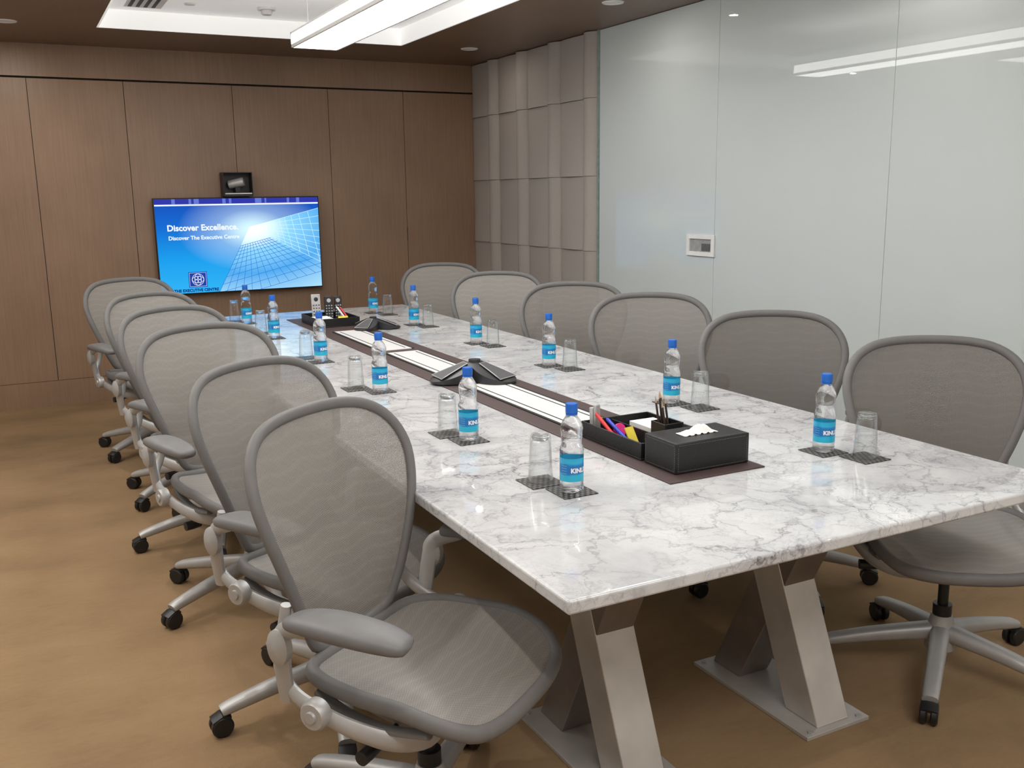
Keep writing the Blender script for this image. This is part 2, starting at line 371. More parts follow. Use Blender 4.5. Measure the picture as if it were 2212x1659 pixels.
# pendant light
def pendant(y0, y1, label):
    xc, hw, z0, z1 = .846, .14, 2.335, 2.42
    o = thing('pendant_light', label, 'pendant light', (xc, (y0+y1)/2, z0), 0); h = (y1-y0)/2; H = z1-z0
    f = MB()
    for s in (-1, 1):
        f.box(min(s*hw, s*(hw-.012)), max(s*hw, s*(hw-.012)), -h, h, 0, .018)
        f.box(min(s*hw, s*(hw-.012)), max(s*hw, s*(hw-.012)), -h, h, H-.01, H)
        f.box(-hw, hw, min(s*h, s*(h-.01)), max(s*h, s*(h-.01)), 0, H)
    f.build('frame', WHITE, o)
    box(-hw+.012, hw-.012, -h+.01, h-.01, .003, .008).build('diffuser', LIT, o)
    box(-hw+.012, hw-.012, -h+.01, h-.01, H-.008, H-.003).build('top_diffuser', LITT, o)
    for s in (-1, 1): box(min(s*(hw-.003), s*(hw-.008)), max(s*(hw-.003), s*(hw-.008)), -h+.01, h-.01, .018, H-.01).build('side_diffuser', LITS, o)
    for s in (-1, 1):
        MB().cyl(.0012, H, TZ-z0-.01, 8, xf((-.04, s*(h-.03), 0))).build('wire', SILVER, o)
        MB().lathe([(.05, TZ-z0-.022), (.055, TZ-z0-.018), (.055, TZ-z0-.001)], 28, xf((-.04, s*(h-.03), 0))).build('ceiling_canopy', WHITE, o)
pendant(.30, 4.30, 'long white linear pendant light hanging over the marble table')

# ceiling fittings
sd = thing('smoke_detector', 'small round white smoke detector in the ceiling recess', 'smoke detector', (.74, 4.95, TZ))
MB().lathe([(.055, -.018), (.058, -.012), (.058, -.0005)], 28).build('base', WHITE, sd)
MB().lathe([(.0, -.046), (.028, -.045), (.034, -.038), (.036, -.018)], 28).build('sensor', WPAINT, sd)
tag(MB().lathe([(0, -.012), (.03, -.010), (.036, -.0005)], 28, xf((.28, 5.0, TZ))).build('ceiling_sensor', WHITE), 'tiny flat white disc in the ceiling recess beside the air vent', 'sensor')
ac = thing('air_vent', 'long slotted air vent in the ceiling recess at upper left', 'air vent', (.03, 4.2, TZ))
f = MB(); f.box(-.11, .11, -1.02, 1.02, -.006, -.0005); f.build('frame', WPAINT, ac)
for k in range(4): box(-.088+k*.046, -.088+k*.046+.022, -1.0, 1.0, -.0075, -.006).build('slot', SLOT, ac)

# ---------------------------------------------------------------- television
tv = thing('television', 'wall-mounted flat television showing a blue skyscraper slide', 'television', (.735, YB, 1.13))
TW, TH = 1.25, .72
box(-TW/2, TW/2, -.075, -.035, -TH/2, TH/2).build('housing', BLACKPL, tv, .004)
box(-.25, .25, -.035, 0, -.2, .2).build('wall_mount', BLACKPL, tv)
SW, SH = TW-.016, TH-.018
m, nt, p = new('slide background'); nt.nodes.clear(); L = nt.links.new
uvn = N(nt, 'ShaderNodeUVMap'); sp = N(nt, 'ShaderNodeSeparateXYZ'); L(uvn.outputs[0], sp.inputs[0])
r1 = ramp(nt, [(0, (.03, .42, .84)), (.35, (.012, .32, .78)), (.70, (.008, .14, .60)), (1, (.01, .07, .45))], sp.outputs[1])
ds = N(nt, 'ShaderNodeVectorMath', operation='DISTANCE'); ds.inputs[1].default_value = (.57, .66, 0); L(uvn.outputs[0], ds.inputs[0])
gr = ramp(nt, [(0, (1, 1, 1)), (.08, (.8, .8, .8)), (.22, (.28, .28, .28)), (.45, (0, 0, 0))], ds.outputs['Value'])
mx = N(nt, 'ShaderNodeMix', data_type='RGBA'); L(gr.outputs[0], mx.inputs[0]); L(r1.outputs[0], mx.inputs[6]); mx.inputs[7].default_value = (.7, .95, 1, 1)
e = N(nt, 'ShaderNodeEmission', Strength=1.0); o_ = N(nt, 'ShaderNodeOutputMaterial'); L(mx.outputs[2], e.inputs[0]); L(e.outputs[0], o_.inputs[0]); SLIDE = m
def q(u_, v_, d): return ((u_-.5)*SW, -.0755-d, (v_-.5)*SH)
mb = MB(); mb.v = [q(0,0,0), q(1,0,0), q(1,1,0), q(0,1,0)]; mb.f = [(0,1,2,3)]; mb.uv = [(0,0),(1,0),(1,1),(0,1)]
mb.build('screen', SLIDE, tv, 0, False)
m, nt, p = new('slide tower'); nt.nodes.clear(); L = nt.links.new
uvn = N(nt, 'ShaderNodeUVMap'); ds = N(nt, 'ShaderNodeVectorMath', operation='DISTANCE'); ds.inputs[1].default_value = (.555, .68, 0); L(uvn.outputs[0], ds.inputs[0])
gr = ramp(nt, [(0, (1, 1, 1)), (.12, (.80, .97, 1)), (.25, (.26, .64, .92)), (.5, (.08, .38, .80)), (.8, (.38, .68, .88))], ds.outputs['Value'])
e = N(nt, 'ShaderNodeEmission', Strength=1.0); o_ = N(nt, 'ShaderNodeOutputMaterial'); L(gr.outputs[0], e.inputs[0]); L(e.outputs[0], o_.inputs[0])
AP = (.555, .69); LE = (.31, -.12); KE = (1.08, .20); RE = (1.0, .88)
poly = [(.347, 0), (1, 0), (1, .88), AP]
mb = MB(); mb.v = [q(a, c, .0006) for a, c in poly]; mb.f = [tuple(range(4))]; mb.uv = poly; mb.build('slide_tower', m, tv, 0, False)
def clip(a, c):
    t0, t1 = 0.0, 1.0; dx, dy = c[0]-a[0], c[1]-a[1]
    for p_, q_ in ((-dx, a[0]-0), (dx, 1-a[0]), (-dy, a[1]-0), (dy, .93-a[1])):
        if abs(p_) < 1e-9:
            if q_ < 0: return None
            continue
        t_ = q_/p_
        if p_ < 0: t0 = max(t0, t_)
        else: t1 = min(t1, t_)
    return None if t0 >= t1 else ((a[0]+dx*t0, a[1]+dy*t0), (a[0]+dx*t1, a[1]+dy*t1))
def fan(E0, E1, nm, nc, mat_, wd, nme, d):
    g = MB()
    def seg(a, c, w0):
        r_ = clip(a, c)
        if not r_: return
        a, c = r_; dx, dy = (c[0]-a[0])*SW, (c[1]-a[1])*SH; l = math.hypot(dx, dy)
        if l < 1e-5: return
        nx, ny = -dy/l/SW*w0, dx/l/SH*w0
        n0 = len(g.v); g.v += [q(a[0]+nx, a[1]+ny, d), q(a[0]-nx, a[1]-ny, d), q(c[0]-nx, c[1]-ny, d), q(c[0]+nx, c[1]+ny, d)]; g.f.append((n0, n0+1, n0+2, n0+3))
    lp = lambda A, B, f_: (A[0]+(B[0]-A[0])*f_, A[1]+(B[1]-A[1])*f_)
    for i in range(nm+1):
        E = lp(E0, E1, i/nm); seg(lp(AP, E, .25), E, wd)
    for k in range(nc):
        f_ = .25*(4**(k/(nc-1))); seg(lp(AP, E0, f_), lp(AP, E1, f_), wd)
    g.build(nme, mat_, tv, 0, False)
fan(LE, KE, 13, 11, emis('slide line', (.02, .15, .58), 1), .0015, 'slide_grid_lines', .0011)
fan(KE, RE, 8, 9, emis('slide line pale', (.62, .88, 1), 1), .0014, 'slide_pale_grid_lines', .0012)
mb = MB(); mb.v = [q(0,.945,.001), q(1,.945,.001), q(1,1,.001), q(0,1,.001)]; mb.f = [(0,1,2,3)]; mb.build('slide_top_band', emis('slide band', (.03, .04, .36), 1), tv, 0, False)
STRK = emis('slide streak', (.12, .18, .6), 1)
for a, c in ((.1,.12),(.2,.215),(.23,.26),(.40,.42),(.44,.455),(.60,.64),(.66,.67),(.80,.815),(.86,.88)):
    mb = MB(); mb.v = [q(a,.948,.0014), q(c,.948,.0014), q(c,1,.0014), q(a,1,.0014)]; mb.f = [(0, 1, 2, 3)]; mb.build('slide_band_streak', STRK, tv, 0, False)
WHE = emis('slide white', (.82, .88, .95), 1.0)
mb = MB(); mb.v = [q(0,.929,.0014), q(1,.929,.0014), q(1,.945,.0014), q(0,.945,.0014)]; mb.f = [(0,1,2,3)]; mb.build('slide_white_line', WHE, tv, 0, False)
def put(body, size, u_, v_, m_, bold, width=None, nm='slide_wording'):
    tmb = text(body, size, bold); xs = [v[0] for v in tmb.v]; k = (width/(max(xs)-min(xs))) if width else 1
    x0, _, z0 = q(u_, v_, 0); tmb.v = [(x0+v[0]*k, -.0755-.0020, z0+v[1]*k) for v in tmb.v]; return tmb.build(nm, m_, tv, 0, False)
put('Discover Excellence.', .06, .062, .668, WHE, .0018, .52)
put('Discover The Executive Centre', .04, .066, .572, WHE, .0010, .52)
put('THE EXECUTIVE CENTRE', .03, .075, .014, emis('slide navy', (.004, .015, .16), 1), .0012, .33)
mb = MB(); mb.v = [q(.165,.06,.002), q(.275,.06,.002), q(.275,.225,.002), q(.165,.225,.002)]; mb.f = [(0,1,2,3)]; mb.build('slide_emblem', emis('emblem blue', (.015, .05, .36), 1), tv, 0, False)
mb = MB()
def ring(cx, cz, rx, rz_, wd, a0=0, n=28):
    n0 = len(mb.v)
    for i in range(n):
        a = 2*PI*i/n
        for k in (1, 1-wd):
            x, z = rx*k*math.cos(a), rz_*k*math.sin(a); mb.v.append((cx+x*math.cos(a0)-z*math.sin(a0), -.0785, cz+x*math.sin(a0)+z*math.cos(a0)))
    for i in range(n): j = (i+1) % n; mb.f.append((n0+2*i, n0+2*j, n0+2*j+1, n0+2*i+1))
ex, _, ez = q(.22, .1425, 0)
ring(ex, ez, .045, .045, .07); ring(ex, ez, .045, .026, .09); ring(ex, ez, .045, .026, .09, PI/2)
for sx in (-1, 1):
    for sz in (-1, 1): ring(ex+sx*.012, ez+sz*.012, .013, .013, .25)
for (x0, x1, z0, z1) in ((-.062,.062,.05,.052), (-.062,.062,-.052,-.05), (-.062,-.06,-.052,.052), (.06,.062,-.052,.052)):
    n0 = len(mb.v); mb.v += [(ex+x0,-.0785,ez+z0),(ex+x1,-.0785,ez+z0),(ex+x1,-.0785,ez+z1),(ex+x0,-.0785,ez+z1)]; mb.f.append((n0,n0+1,n0+2,n0+3))
mb.build('slide_emblem_lines', WHE, tv, 0, False)

# conference camera above the television
vc = thing('conference_camera', 'black box video camera with a silver lens barrel above the television', 'camera', (.73, YB, 1.495))
f = MB(); f.box(-.11, .11, -.02, 0, 0, .18); f.box(-.11, -.104, -.12, -.02, 0, .18); f.box(.104, .11, -.12, -.02, 0, .18); f.box(-.104, .104, -.12, -.02, .174, .18); f.box(-.104, .104, -.12, -.02, 0, .028)
f.build('housing', BLACKPL, vc, .0015)
MB().lathe([(.026, -.065), (.032, -.058), (.034, .045), (.03, .055), (0, .058)], 28, xf((.0, -.075, .100), PI/2-.2, .0, 1.15)).build('lens_barrel', SILVER, vc)
MB().lathe([(0, -.067), (.022, -.0665)], 24, xf((.0, -.075, .100), PI/2-.2, 0, 1.15)).build('lens', BLACKPL, vc)
box(-.02, .02, -.11, -.06, .028, .068).build('camera_foot', BLACKPL, vc, .003)
box(-.10, .10, -.1215, -.12, .018, .026).build('light_strip', WHITE, vc)

# ---------------------------------------------------------------- table
TL, TWD, TT = 4.76, 1.512, .75
tb = thing('conference_table', 'long conference table with a polished white marble top and crossed steel legs', 'table', (TWD/2, TL/2, 0))
box(-TWD/2, TWD/2, -TL/2, TL/2, TT-.030, TT).build('tabletop', MARBLE, tb, .006, seg=3)
def leg(xc, yc):
    # X of two box sections in the long direction of the table; light one rises away from the near end
    top = TT-.031
    def bar(ya, yb_, hw, th):
        mb = MB(); vs = []
        for (y, z) in ((ya, .012), (yb_, top)):
            for sx in (-1, 1):
                for sy in (-1, 1): vs.append((sx*hw, y+sy*th, z))
        mb.add(vs, [(0,1,3,2), (4,6,7,5), (0,2,6,4), (1,5,7,3), (0,4,5,1), (2,3,7,6)], xf((xc-TWD/2, yc-TL/2, 0))); return mb
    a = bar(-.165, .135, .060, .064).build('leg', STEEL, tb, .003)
    c = bar(.165, -.175, .058, .062).build('leg', STEELSHADE, tb, .003)
    pl = MB().box(-.118, .118, -.25, .25, 0.0005, .012, xf((xc-TWD/2, yc-TL/2, 0)))
    pl = pl.build('base_plate', STEEL, tb, .001)
    for sx in (-1, 1):
        for sy in (-1, 1): MB().cyl(.009, .012, .016, 6, xf((xc-TWD/2+sx*.092, yc-TL/2+sy*.235, 0))).build('bolt', SILVER, pl)
for xc in (1.075, .437):
    for yc in (.57, TL-.57): leg(xc, yc)

rn_ = tag(box(.60, .92, .49, 4.36, TT+.0003, TT+.004).build('table_runner', MATBR, None, .001), 'long dark brown leather mat down the middle of the marble table', 'table mat')
HZ = TT+.0042
for y0, y1, lb in ((1.12, 1.92, 'white flush cable hatch in the brown mat beside the near desk organizer'), (2.16, 2.82, 'white flush cable hatch in the brown mat just beyond the conference phone'), (2.90, 3.66, 'white flush cable hatch in the brown mat nearest the far desk organizer')):
    o = thing('cable_hatch', lb, 'cable hatch', (.762, (y0+y1)/2, HZ), 0, 'white cable hatches'); h = (y1-y0)/2
    box(-.078, .078, -h, h, 0, .004).build('lid', WHITE, o, .001)
    for s in (-1, 1): box(min(s*.052, s*.058), max(s*.052, s*.058), -h+.03, h-.03, .004, .0046).build('cable_slot', SLOT, o)
    for s in (-1, 1): box(min(s*.079, s*.090), max(s*.079, s*.090), -h, h, 0, .0035).build('lid_edge', SLOT, o)

# ---------------------------------------------------------------- chairs
def make_chair():
    root = thing('office_chair', 'x', 'chair', (0, 0, 0), 0, 'grey mesh chairs around the table')
    # back
    half = [(0, 1.006), (.12, 1.001), (.20, .982), (.254, .940), (.278, .875), (.270, .80), (.243, .715), (.209, .63), (.173, .55), (.125, .487), (0, .472)]
    loop = half + [(-a, c) for a, c in reversed(half[1:-1])]
    loop = [(p_.x, p_.z) for p_ in crom([(a, 0, c) for a, c in loop], 4)]
    def yb(s, z):
        tt = max(0, (z-.468)/.535)
        return -.215 - .10*tt**1.6 + .018*math.sin(tt*PI)*1.2 + .50*s*s
    MB().sweep([(s, yb(s, z), z) for s, z in loop], .0145, .012, (0, 1, 0), True, 12).build('backrest_frame', GREYPL, root)
    def disc(loop, c, fn, rings=9, inset=.985):
        mb = MB(); mb.uv = []; n = len(loop)
        for k in range(rings, 0, -1):
            f_ = k/rings*inset
            for s, w_ in loop:
                a, d = c[0]+(s-c[0])*f_, c[1]+(w_-c[1])*f_; mb.v.append(fn(a, d)); mb.uv.append((a+.5, d))
        mb.v.append(fn(*c)); mb.uv.append((c[0]+.5, c[1]))
        for k in range(rings-1):
            for i in range(n): j = (i+1) % n; mb.f.append((k*n+i, k*n+j, (k+1)*n+j, (k+1)*n+i))
        for i in range(n): mb.f.append(((rings-1)*n+i, (rings-1)*n+(i+1) % n, len(mb.v)-1))
        return mb
    disc(loop, (0, .78), lambda s, z: (s, yb(s, z), z)).build('backrest_mesh', NET, root, ang=180)
    # seat
    hs = [(0, .262), (.12, .258), (.20, .235), (.245, .17), (.255, .08), (.25, -.02), (.232, -.11), (.19, -.175), (.10, -.20), (0, -.205)]
    sl = hs + [(-a, c) for a, c in reversed(hs[1:-1])]
    sl = [(p_.x, p_.y) for p_ in crom([(a, c, 0) for a, c in sl], 4)]
    def zs(s, y):
        fr = max(0, (y-.08)/.18); return .458 + .42*s*s*(1-.5*fr) - .040*fr*fr + .01*max(0, -y/.2)
    MB().sweep([(s, y, zs(s, y)-.010) for s, y in sl], .0155, .019, (0, 0, 1), True, 12).build('seat_frame', GREYPL, root)
    disc(sl, (0, .03), lambda s, y: (s, y, zs(s, y)+.002-.012*(1-min(1, (abs(s)/.25)**2))*1.0)).build('seat_mesh', SEATNET, root, ang=180)
    # arms
    for sg in (-1, 1):
        path = crom([(sg*.298, -.135, .642), (sg*.304, -.07, .654), (sg*.306, .01, .657), (sg*.302, .10, .652), (sg*.294, .160, .642)], 6, False)
        bell = lambda t_, e_: min(1, max(.0, math.sin(PI*min(1, max(0, t_)))))**e_
        arm = MB().sweep(path, lambda t_: .047*bell(t_, .32)+.003, lambda t_: .020*bell(t_, .28)+.001, (0, 0, 1), False, 16, 3.0).build('armrest', PAD, root, ang=70)
        pp = crom([(sg*.270, -.178, .440), (sg*.280, -.176, .50), (sg*.288, -.170, .56), (sg*.294, -.155, .610), (sg*.300, -.085, .640)], 5, False)
        st = MB().sweep(pp, lambda t_: .019+.003*math.sin(PI*t_), .014, (1, 0, 0), False, 12)
        ov = [(r_*1.0, z) for r_, z in ((.0, -.018), (.019, -.016), (.027, -.009), (.027, .009), (.019, .016), (0, .018))]
        st.lathe(ov, 22, xf((sg*.300, -.165, .578), 0, PI/2, 0) @ Matrix.Diagonal((1.5, 1, 1, 1)))
        st.build('arm_post', SILVER, arm)
        bp = crom([(sg*.06, .09, .368), (sg*.16, .11, .370), (sg*.235, .07, .388), (sg*.268, -.01, .412), (sg*.276, -.09, .436), (sg*.272, -.16, .462), (sg*.255, -.21, .505), (sg*.228, -.222, .555), (sg*.222, -.21, .63)], 5, False)
        br = MB().sweep(bp, .013, lambda t_: .027-.015*t_, (0, 0, 1), False, 12).build('side_bracket', SILVER, root)
        kn = MB().lathe([(.0, -.022), (.012, -.022), (.014, -.017), (.028, -.017), (.033, -.010), (.033, .012), (0, .012)], 24, xf((sg*.292, -.085, .440), 0, -sg*PI/2, 0)); kn.build('adjustment_knob', SILVER, br)
        MB().sweep(crom([(sg*.238, .16, .428), (sg*.235, .05, .410), (sg*.225, -.06, .415), (sg*.215, -.14, .44)], 5, False), .010, .014, (1, 0, 0), False, 8).build('seat_link', GREYPL, root)
    # mechanism
    mb = MB(); mb.sweep([(0, -.13, .385), (0, -.10, .375), (0, .0, .365), (0, .10, .369), (0, .155, .385)], lambda t_: .100+.030*math.sin(PI*t_), lambda t_: .026+.016*math.sin(PI*t_), (0, 0, 1), False, 14, 3.2)
    me_ = mb.build('tilt_mechanism', GREYPL, root, ang=60)
    lv = MB().sweep([(-.07, .05, .36), (-.15, .06, .352), (-.22, .06, .345)], .006, .006, (0, 0, 1), False, 8); lv.sweep([(-.2, .06, .347), (-.27, .058, .34)], .018, .007, (0, 0, 1), False, 10); lv.build('tilt_lever', BLACKPL, me_)
    lv = MB().sweep([(.06, .0, .355), (.15, .0, .345), (.23, .0, .34)], .006, .006, (0, 0, 1), False, 8); lv.lathe([(0, -.03), (.014, -.028), (.016, 0), (.016, .028), (0, .03)], 14, xf((.23, 0, .34), 0, PI/2, 0)); lv.build('tension_handle', BLACKPL, me_)
    gc = MB(); gc.cyl(.028, .09, .22, 20); gc.cyl(.016, .22, .345, 16); gc.build('gas_column', BLACKPL, root)
    MB().lathe([(.032, .060), (.045, .075), (.046, .125), (.040, .150), (.031, .185)], 24).build('base_hub', SILVER, root)
    return root
def add_legs(root, phase):
    for k in range(5):
        a = phase + k*2*PI/5
        if not hasattr(add_legs, 'lm'):
            path = crom([(.02, 0, .130), (.10, 0, .120), (.21, 0, .104), (.32, 0, .082), (.358, 0, .072)], 4, False)
            lm = MB().sweep(path, lambda t_: .030-.008*t_, lambda t_: .030-.016*t_, (0, 0, 1), False, 12, 2.6)
            lg = lm.build('leg', SILVER, root); cs = MB()
            cs.cyl(.009, .05, .072, 12, xf((.345, 0, 0)))
            for s in (-1, 1): cs.lathe([(0, -.010), (.026, -.010), (.031, -.006), (.031, .006), (.026, .010), (0, .010)], 24, xf((.359, s*.0145, .0312), PI/2, 0, 0))
            cs.sweep([(.335, 0, .055), (.359, 0, .063), (.386, 0, .050)], .025, .006, (0, 0, 1), False, 8)
            ca = cs.build('caster', BLACKPL, lg); add_legs.lm = lg
        else:
            lg = add_legs.lm.copy(); C.objects.link(lg); lg.parent = root
            ca = add_legs.lm.children[0].copy(); C.objects.link(ca); ca.parent = lg
        lg.rotation_euler = (0, 0, a)
proto = make_chair()
left = [(-.282, .728, 35, 51), (-.27, 1.43, 32, 43), (-.245, 2.38, 17, 7), (-.265, 3.09, 25, 52), (-.27, 3.83, 29, 6), (-.26, 4.87, 18, 20)]
right = [(1.80, .69, 35, -2), (1.84, 1.49, 34, 33), (1.85, 2.33, 35, 56), (1.85, 3.04, 33, 7), (1.83, 3.91, 33, 30), (1.85, 4.82, 33, 53)]
todo = []
for i, (x, y, th, ph) in enumerate(left):
    a = math.radians(th); fx, fy = math.sin(a), -math.cos(a); todo.append((x+.315*fx, y+.315*fy, PI+a, 'grey mesh swivel chair on the left side of the table, '+ord_(i), ph))
for i, (x, y, th, ph) in enumerate(right):
    a = math.radians(th); fx, fy = -math.sin(a), -math.cos(a); todo.append((x+.315*fx, y+.315*fy, PI-a, 'grey mesh swivel chair on the right side of the table, '+ord_(i), ph))
roots = [proto]
for (x, y, rz, lb, ph) in todo[1:]: roots.append(dup(proto, (x, y, 0), rz, lb))
proto.location = (todo[0][0], todo[0][1], 0); proto.rotation_euler = (0, 0, todo[0][2]); proto['label'] = todo[0][3]
for r_, tdo in zip(roots, todo): add_legs(r_, math.radians(tdo[4]))
for i, mt in ((6, NETSHADEDEEP), (7, NETSHADEDEEP), (8, NETSHADE), (9, NETSHADE)):
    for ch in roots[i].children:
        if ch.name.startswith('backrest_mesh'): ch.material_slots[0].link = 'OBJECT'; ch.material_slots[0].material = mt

# ---------------------------------------------------------------- bottles, glasses, coasters
def label_mat():
    m, nt, p = new('bottle label'); L = nt.links.new
    tc = N(nt, 'ShaderNodeTexCoord'); sp = N(nt, 'ShaderNodeSeparateXYZ'); L(tc.outputs['Object'], sp.inputs[0])
    no = N(nt, 'ShaderNodeTexNoise', Scale=40); L(tc.outputs['Object'], no.inputs['Vector'])
    ma = N(nt, 'ShaderNodeMath', operation='MULTIPLY_ADD'); L(no.outputs[0], ma.inputs[0]); ma.inputs[1].default_value = .012; L(sp.outputs[2], ma.inputs[2])
    mr = N(nt, 'ShaderNodeMapRange'); mr.inputs['From Min'].default_value = .034; mr.inputs['From Max'].default_value = .098; L(ma.outputs[0], mr.inputs[0])
    rp = ramp(nt, [(0, (.015, .42, .60)), (.3, (.015, .42, .64)), (.40, (.005, .15, .46)), (.7, (.006, .17, .48)), (.82, (.02, .41, .66)), (1, (.015, .36, .62))], mr.outputs[0])
    L(rp.outputs[0], p.inputs['Base Color']); p.inputs['Roughness'].default_value = .3; return m
prof = [(0, .001), (.022, .0), (.028, .002), (.0305, .007), (.0305, .018), (.0295, .022), (.0305, .027), (.0300, .030), (.0300, .092), (.0308, .096), (.0300, .102), (.0305, .108), (.0285, .118), (.0262, .128), (.0255, .136), (.0265, .145), (.0285, .154), (.0290, .163), (.0270, .173), (.0225, .184), (.0165, .193), (.0132, .199), (.0130, .204)]
def wob(r_, z, a):
    if .1 < z < .175: return r_*(1+.045*math.sin(2*a+z*190)*math.sin((z-.1)/.075*PI))
    if z < .005 and r_ > .01: return r_*(1+.04*math.cos(5*a))
    return r_
pf = [prof[0]]
for (r0, z0), (r1_, z1) in zip(prof[:-1], prof[1:]):
    k_ = max(1, int(abs(z1-z0)/.004))
    for i in range(1, k_+1): pf.append((r0+(r1_-r0)*i/k_, z0+(z1-z0)*i/k_))
bo = thing('water_bottle', 'x', 'bottle', (0, 0, 0), 0, 'water bottles on the table')
MB().lathe(pf, 40, None, wob).build('body', WATER, bo, ang=80)
cap = MB().lathe([(.0148, .2035), (.0155, .205), (.0155, .225), (.0145, .2275), (0, .2285)], 40, None, lambda r_, z, a: r_*(1+.012*math.cos(20*a)) if z < .226 else r_).build('cap', CAPB, bo, ang=50)
MB().lathe([(.0150, .1985), (.0152, .2028)], 32).build('cap_ring', CAPB, bo)
lb = MB(); n = 40
for z in (.031, .091):
    for i in range(n): a = 2*PI*i/n; lb.v.append((.0306*math.cos(a), .0306*math.sin(a), z))
for i in range(n): j = (i+1) % n; lb.f.append((i, j, n+j, n+i))
lab = lb.build('paper_label', label_mat(), bo)
tx = text('KINLEY', .018, .0009); xs = [v[0] for v in tx.v]; k = .054/(max(xs)-min(xs)); x0 = min(xs)
def wrap(mb_, a0, z0, k_, R=.0315): mb_.v = [(R*math.cos(a0+(v[0]-x0)*k_/R), R*math.sin(a0+(v[0]-x0)*k_/R), z0+v[1]*k_) for v in mb_.v]; return mb_
AL = math.radians(-90)
wrap(tx, AL, .055, k).build('label_wording', mat('label white', (.85, .87, .9), .5), lab, 0, False)
fine = MB(); FM = mat('label pale', (.10, .36, .62), .5)
for i in range(7): 
    z = .084-i*.0065; n0 = len(fine.v)
    for a in (AL-.85, AL-.6, AL-.35):
        fine.v += [(.0312*math.cos(a), .0312*math.sin(a), z), (.0312*math.cos(a), .0312*math.sin(a), z+.0018)]
    fine.f += [(n0, n0+2, n0+3, n0+1), (n0+2, n0+4, n0+5, n0+3)]
fine.build('label_small_print', FM, lab, 0, False)
gs = thing('drinking_glass', 'x', 'glass', (0, 0, 0), 0, 'upturned drinking glasses')
MB().lathe([(.0335, .0), (.0332, .004), (.0268, .124), (.0245, .128), (.022, .1275), (0, .125), (0, .112), (.0235, .110), (.0255, .104), (.0322, .0)], 36).build('tumbler', GLASS, gs, ang=60)
MB().lathe([(0, .1135), (.021, .1135), (.023, .1165), (.0235, .1215), (.021, .1242), (0, .1245)], 30).build('thick_base', THICK, gs)
def coaster_mat():
    m, nt, p = new('coaster weave'); L = nt.links.new
    tc = N(nt, 'ShaderNodeTexCoord'); ck = N(nt, 'ShaderNodeTexChecker', Scale=125); ck.inputs['Color1'].default_value = (.012, .012, .012, 1); ck.inputs['Color2'].default_value = (.13, .125, .12, 1)
    mp = N(nt, 'ShaderNodeMapping'); mp.inputs['Location'].default_value = (.001, .001, .5/125); mp.inputs['Scale'].default_value = (1, .6, 0); L(tc.outputs['Object'], mp.inputs[0])
    L(mp.outputs[0], ck.inputs['Vector']); L(ck.outputs[0], p.inputs['Base Color']); p.inputs['Roughness'].default_value = .45; return m
CO = box(-.0495, .0495, -.0495, .0495, 0, .0025).build('coaster', coaster_mat(), None, .0008)
CO['category'] = 'coaster'; CO['group'] = 'black woven coasters'
LB = [(1235, 1062), (1013, 952), (822, 846), (694, 782), (593, 731), (534, 699)]
LG = [(1168, 1042), (968, 938), (777, 841), (662, 774), (565, 721), (508, 695)]
RB = [(1778, 976), (1450, 871), (1186, 790), (1029, 742), (895, 702), (807, 676)]
RG = [(1868, 990), (1512, 882), (1231, 798), (1065, 748), (925, 706), (838, 680)]
first = True
for side, A, B in (('left', LB, LG), ('right', RB, RG)):
    for i in range(6):
        pb = P(*A[i], TT); pg = P(*B[i], TT); zc = TT+.0004; d = pg-pb
        mxd = max(abs(d.x), abs(d.y))
        if mxd < .1: d *= .1/mxd; pg = pb+d
        def mk(src, loc, rz, label):
            if first: src.location = loc; src.rotation_euler = (0, 0, rz); src['label'] = label
            else: dup(src, loc, rz, label)
        for pt, what in ((pb, 'bottle'), (pg, 'glass')):
            label = "black woven coaster under the %s, table's %s side, %s" % (what, side, ord_(i))
            if what == 'bottle' and first: CO.location = (pt.x, pt.y, zc); CO['label'] = label
            else:
                c = CO.copy(); C.objects.link(c); c.location = (pt.x, pt.y, zc); c['label'] = label
        # each bottle is set with its name turned to the near left corner of the room
        rzb = math.atan2(CAM.y-pb.y, CAM.x-pb.x)+math.radians(-3+4*math.sin(i*2.3))-AL
        mk(bo, (pb.x, pb.y, zc+.0028), rzb, "clear water bottle with blue cap, table's %s side, %s" % (side, ord_(i)))
        mk(gs, (pg.x, pg.y, zc+.0028), 0, "clear drinking glass standing upside down, table's %s side, %s" % (side, ord_(i)))
        first = False

# ---------------------------------------------------------------- tissue box, organizers
RZ = TT+.0044
ti = thing('tissue_box', 'black stitched leather tissue box at the near end of the brown mat', 'tissue box', (.780, .612, RZ))
box(-.125, .125, -.072, .072, 0, .085).build('leather_case', LEATHER, ti, .003)
st = MB()
def dash(p0, p1, nrm):
    p0, p1 = Vector(p0), Vector(p1); n_ = int((p1-p0).length/.006); d = (p1-p0).normalized(); q_ = Vector(nrm)
    for i in range(n_):
        c = p0+d*(i+.5)*.006; s1 = d*.0018; s2 = d.cross(q_)*.0005; n0 = len(st.v)
        st.v += [tuple(c-s1-s2+q_*.0004), tuple(c+s1-s2+q_*.0004), tuple(c+s1+s2+q_*.0004), tuple(c-s1+s2+q_*.0004)]; st.f.append((n0, n0+1, n0+2, n0+3))
for z in (.007, .078): dash((-.117, -.072, z), (.117, -.072, z), (0, -1, 0)); dash((-.125, -.065, z), (-.125, .065, z), (-1, 0, 0))
for x in (-.117, .117): dash((x, -.072, .007), (x, -.072, .078), (0, -1, 0))
for y in (-.065, .065): dash((-.125, y, .007), (-.125, y, .078), (-1, 0, 0)); dash((-.117, y, .085), (.117, y, .085), (0, 0, 1))
for x in (-.117, .117): dash((x, -.065, .085), (x, .065, .085), (0, 0, 1))
st.build('stitching', STITCH, ti, 0, False)
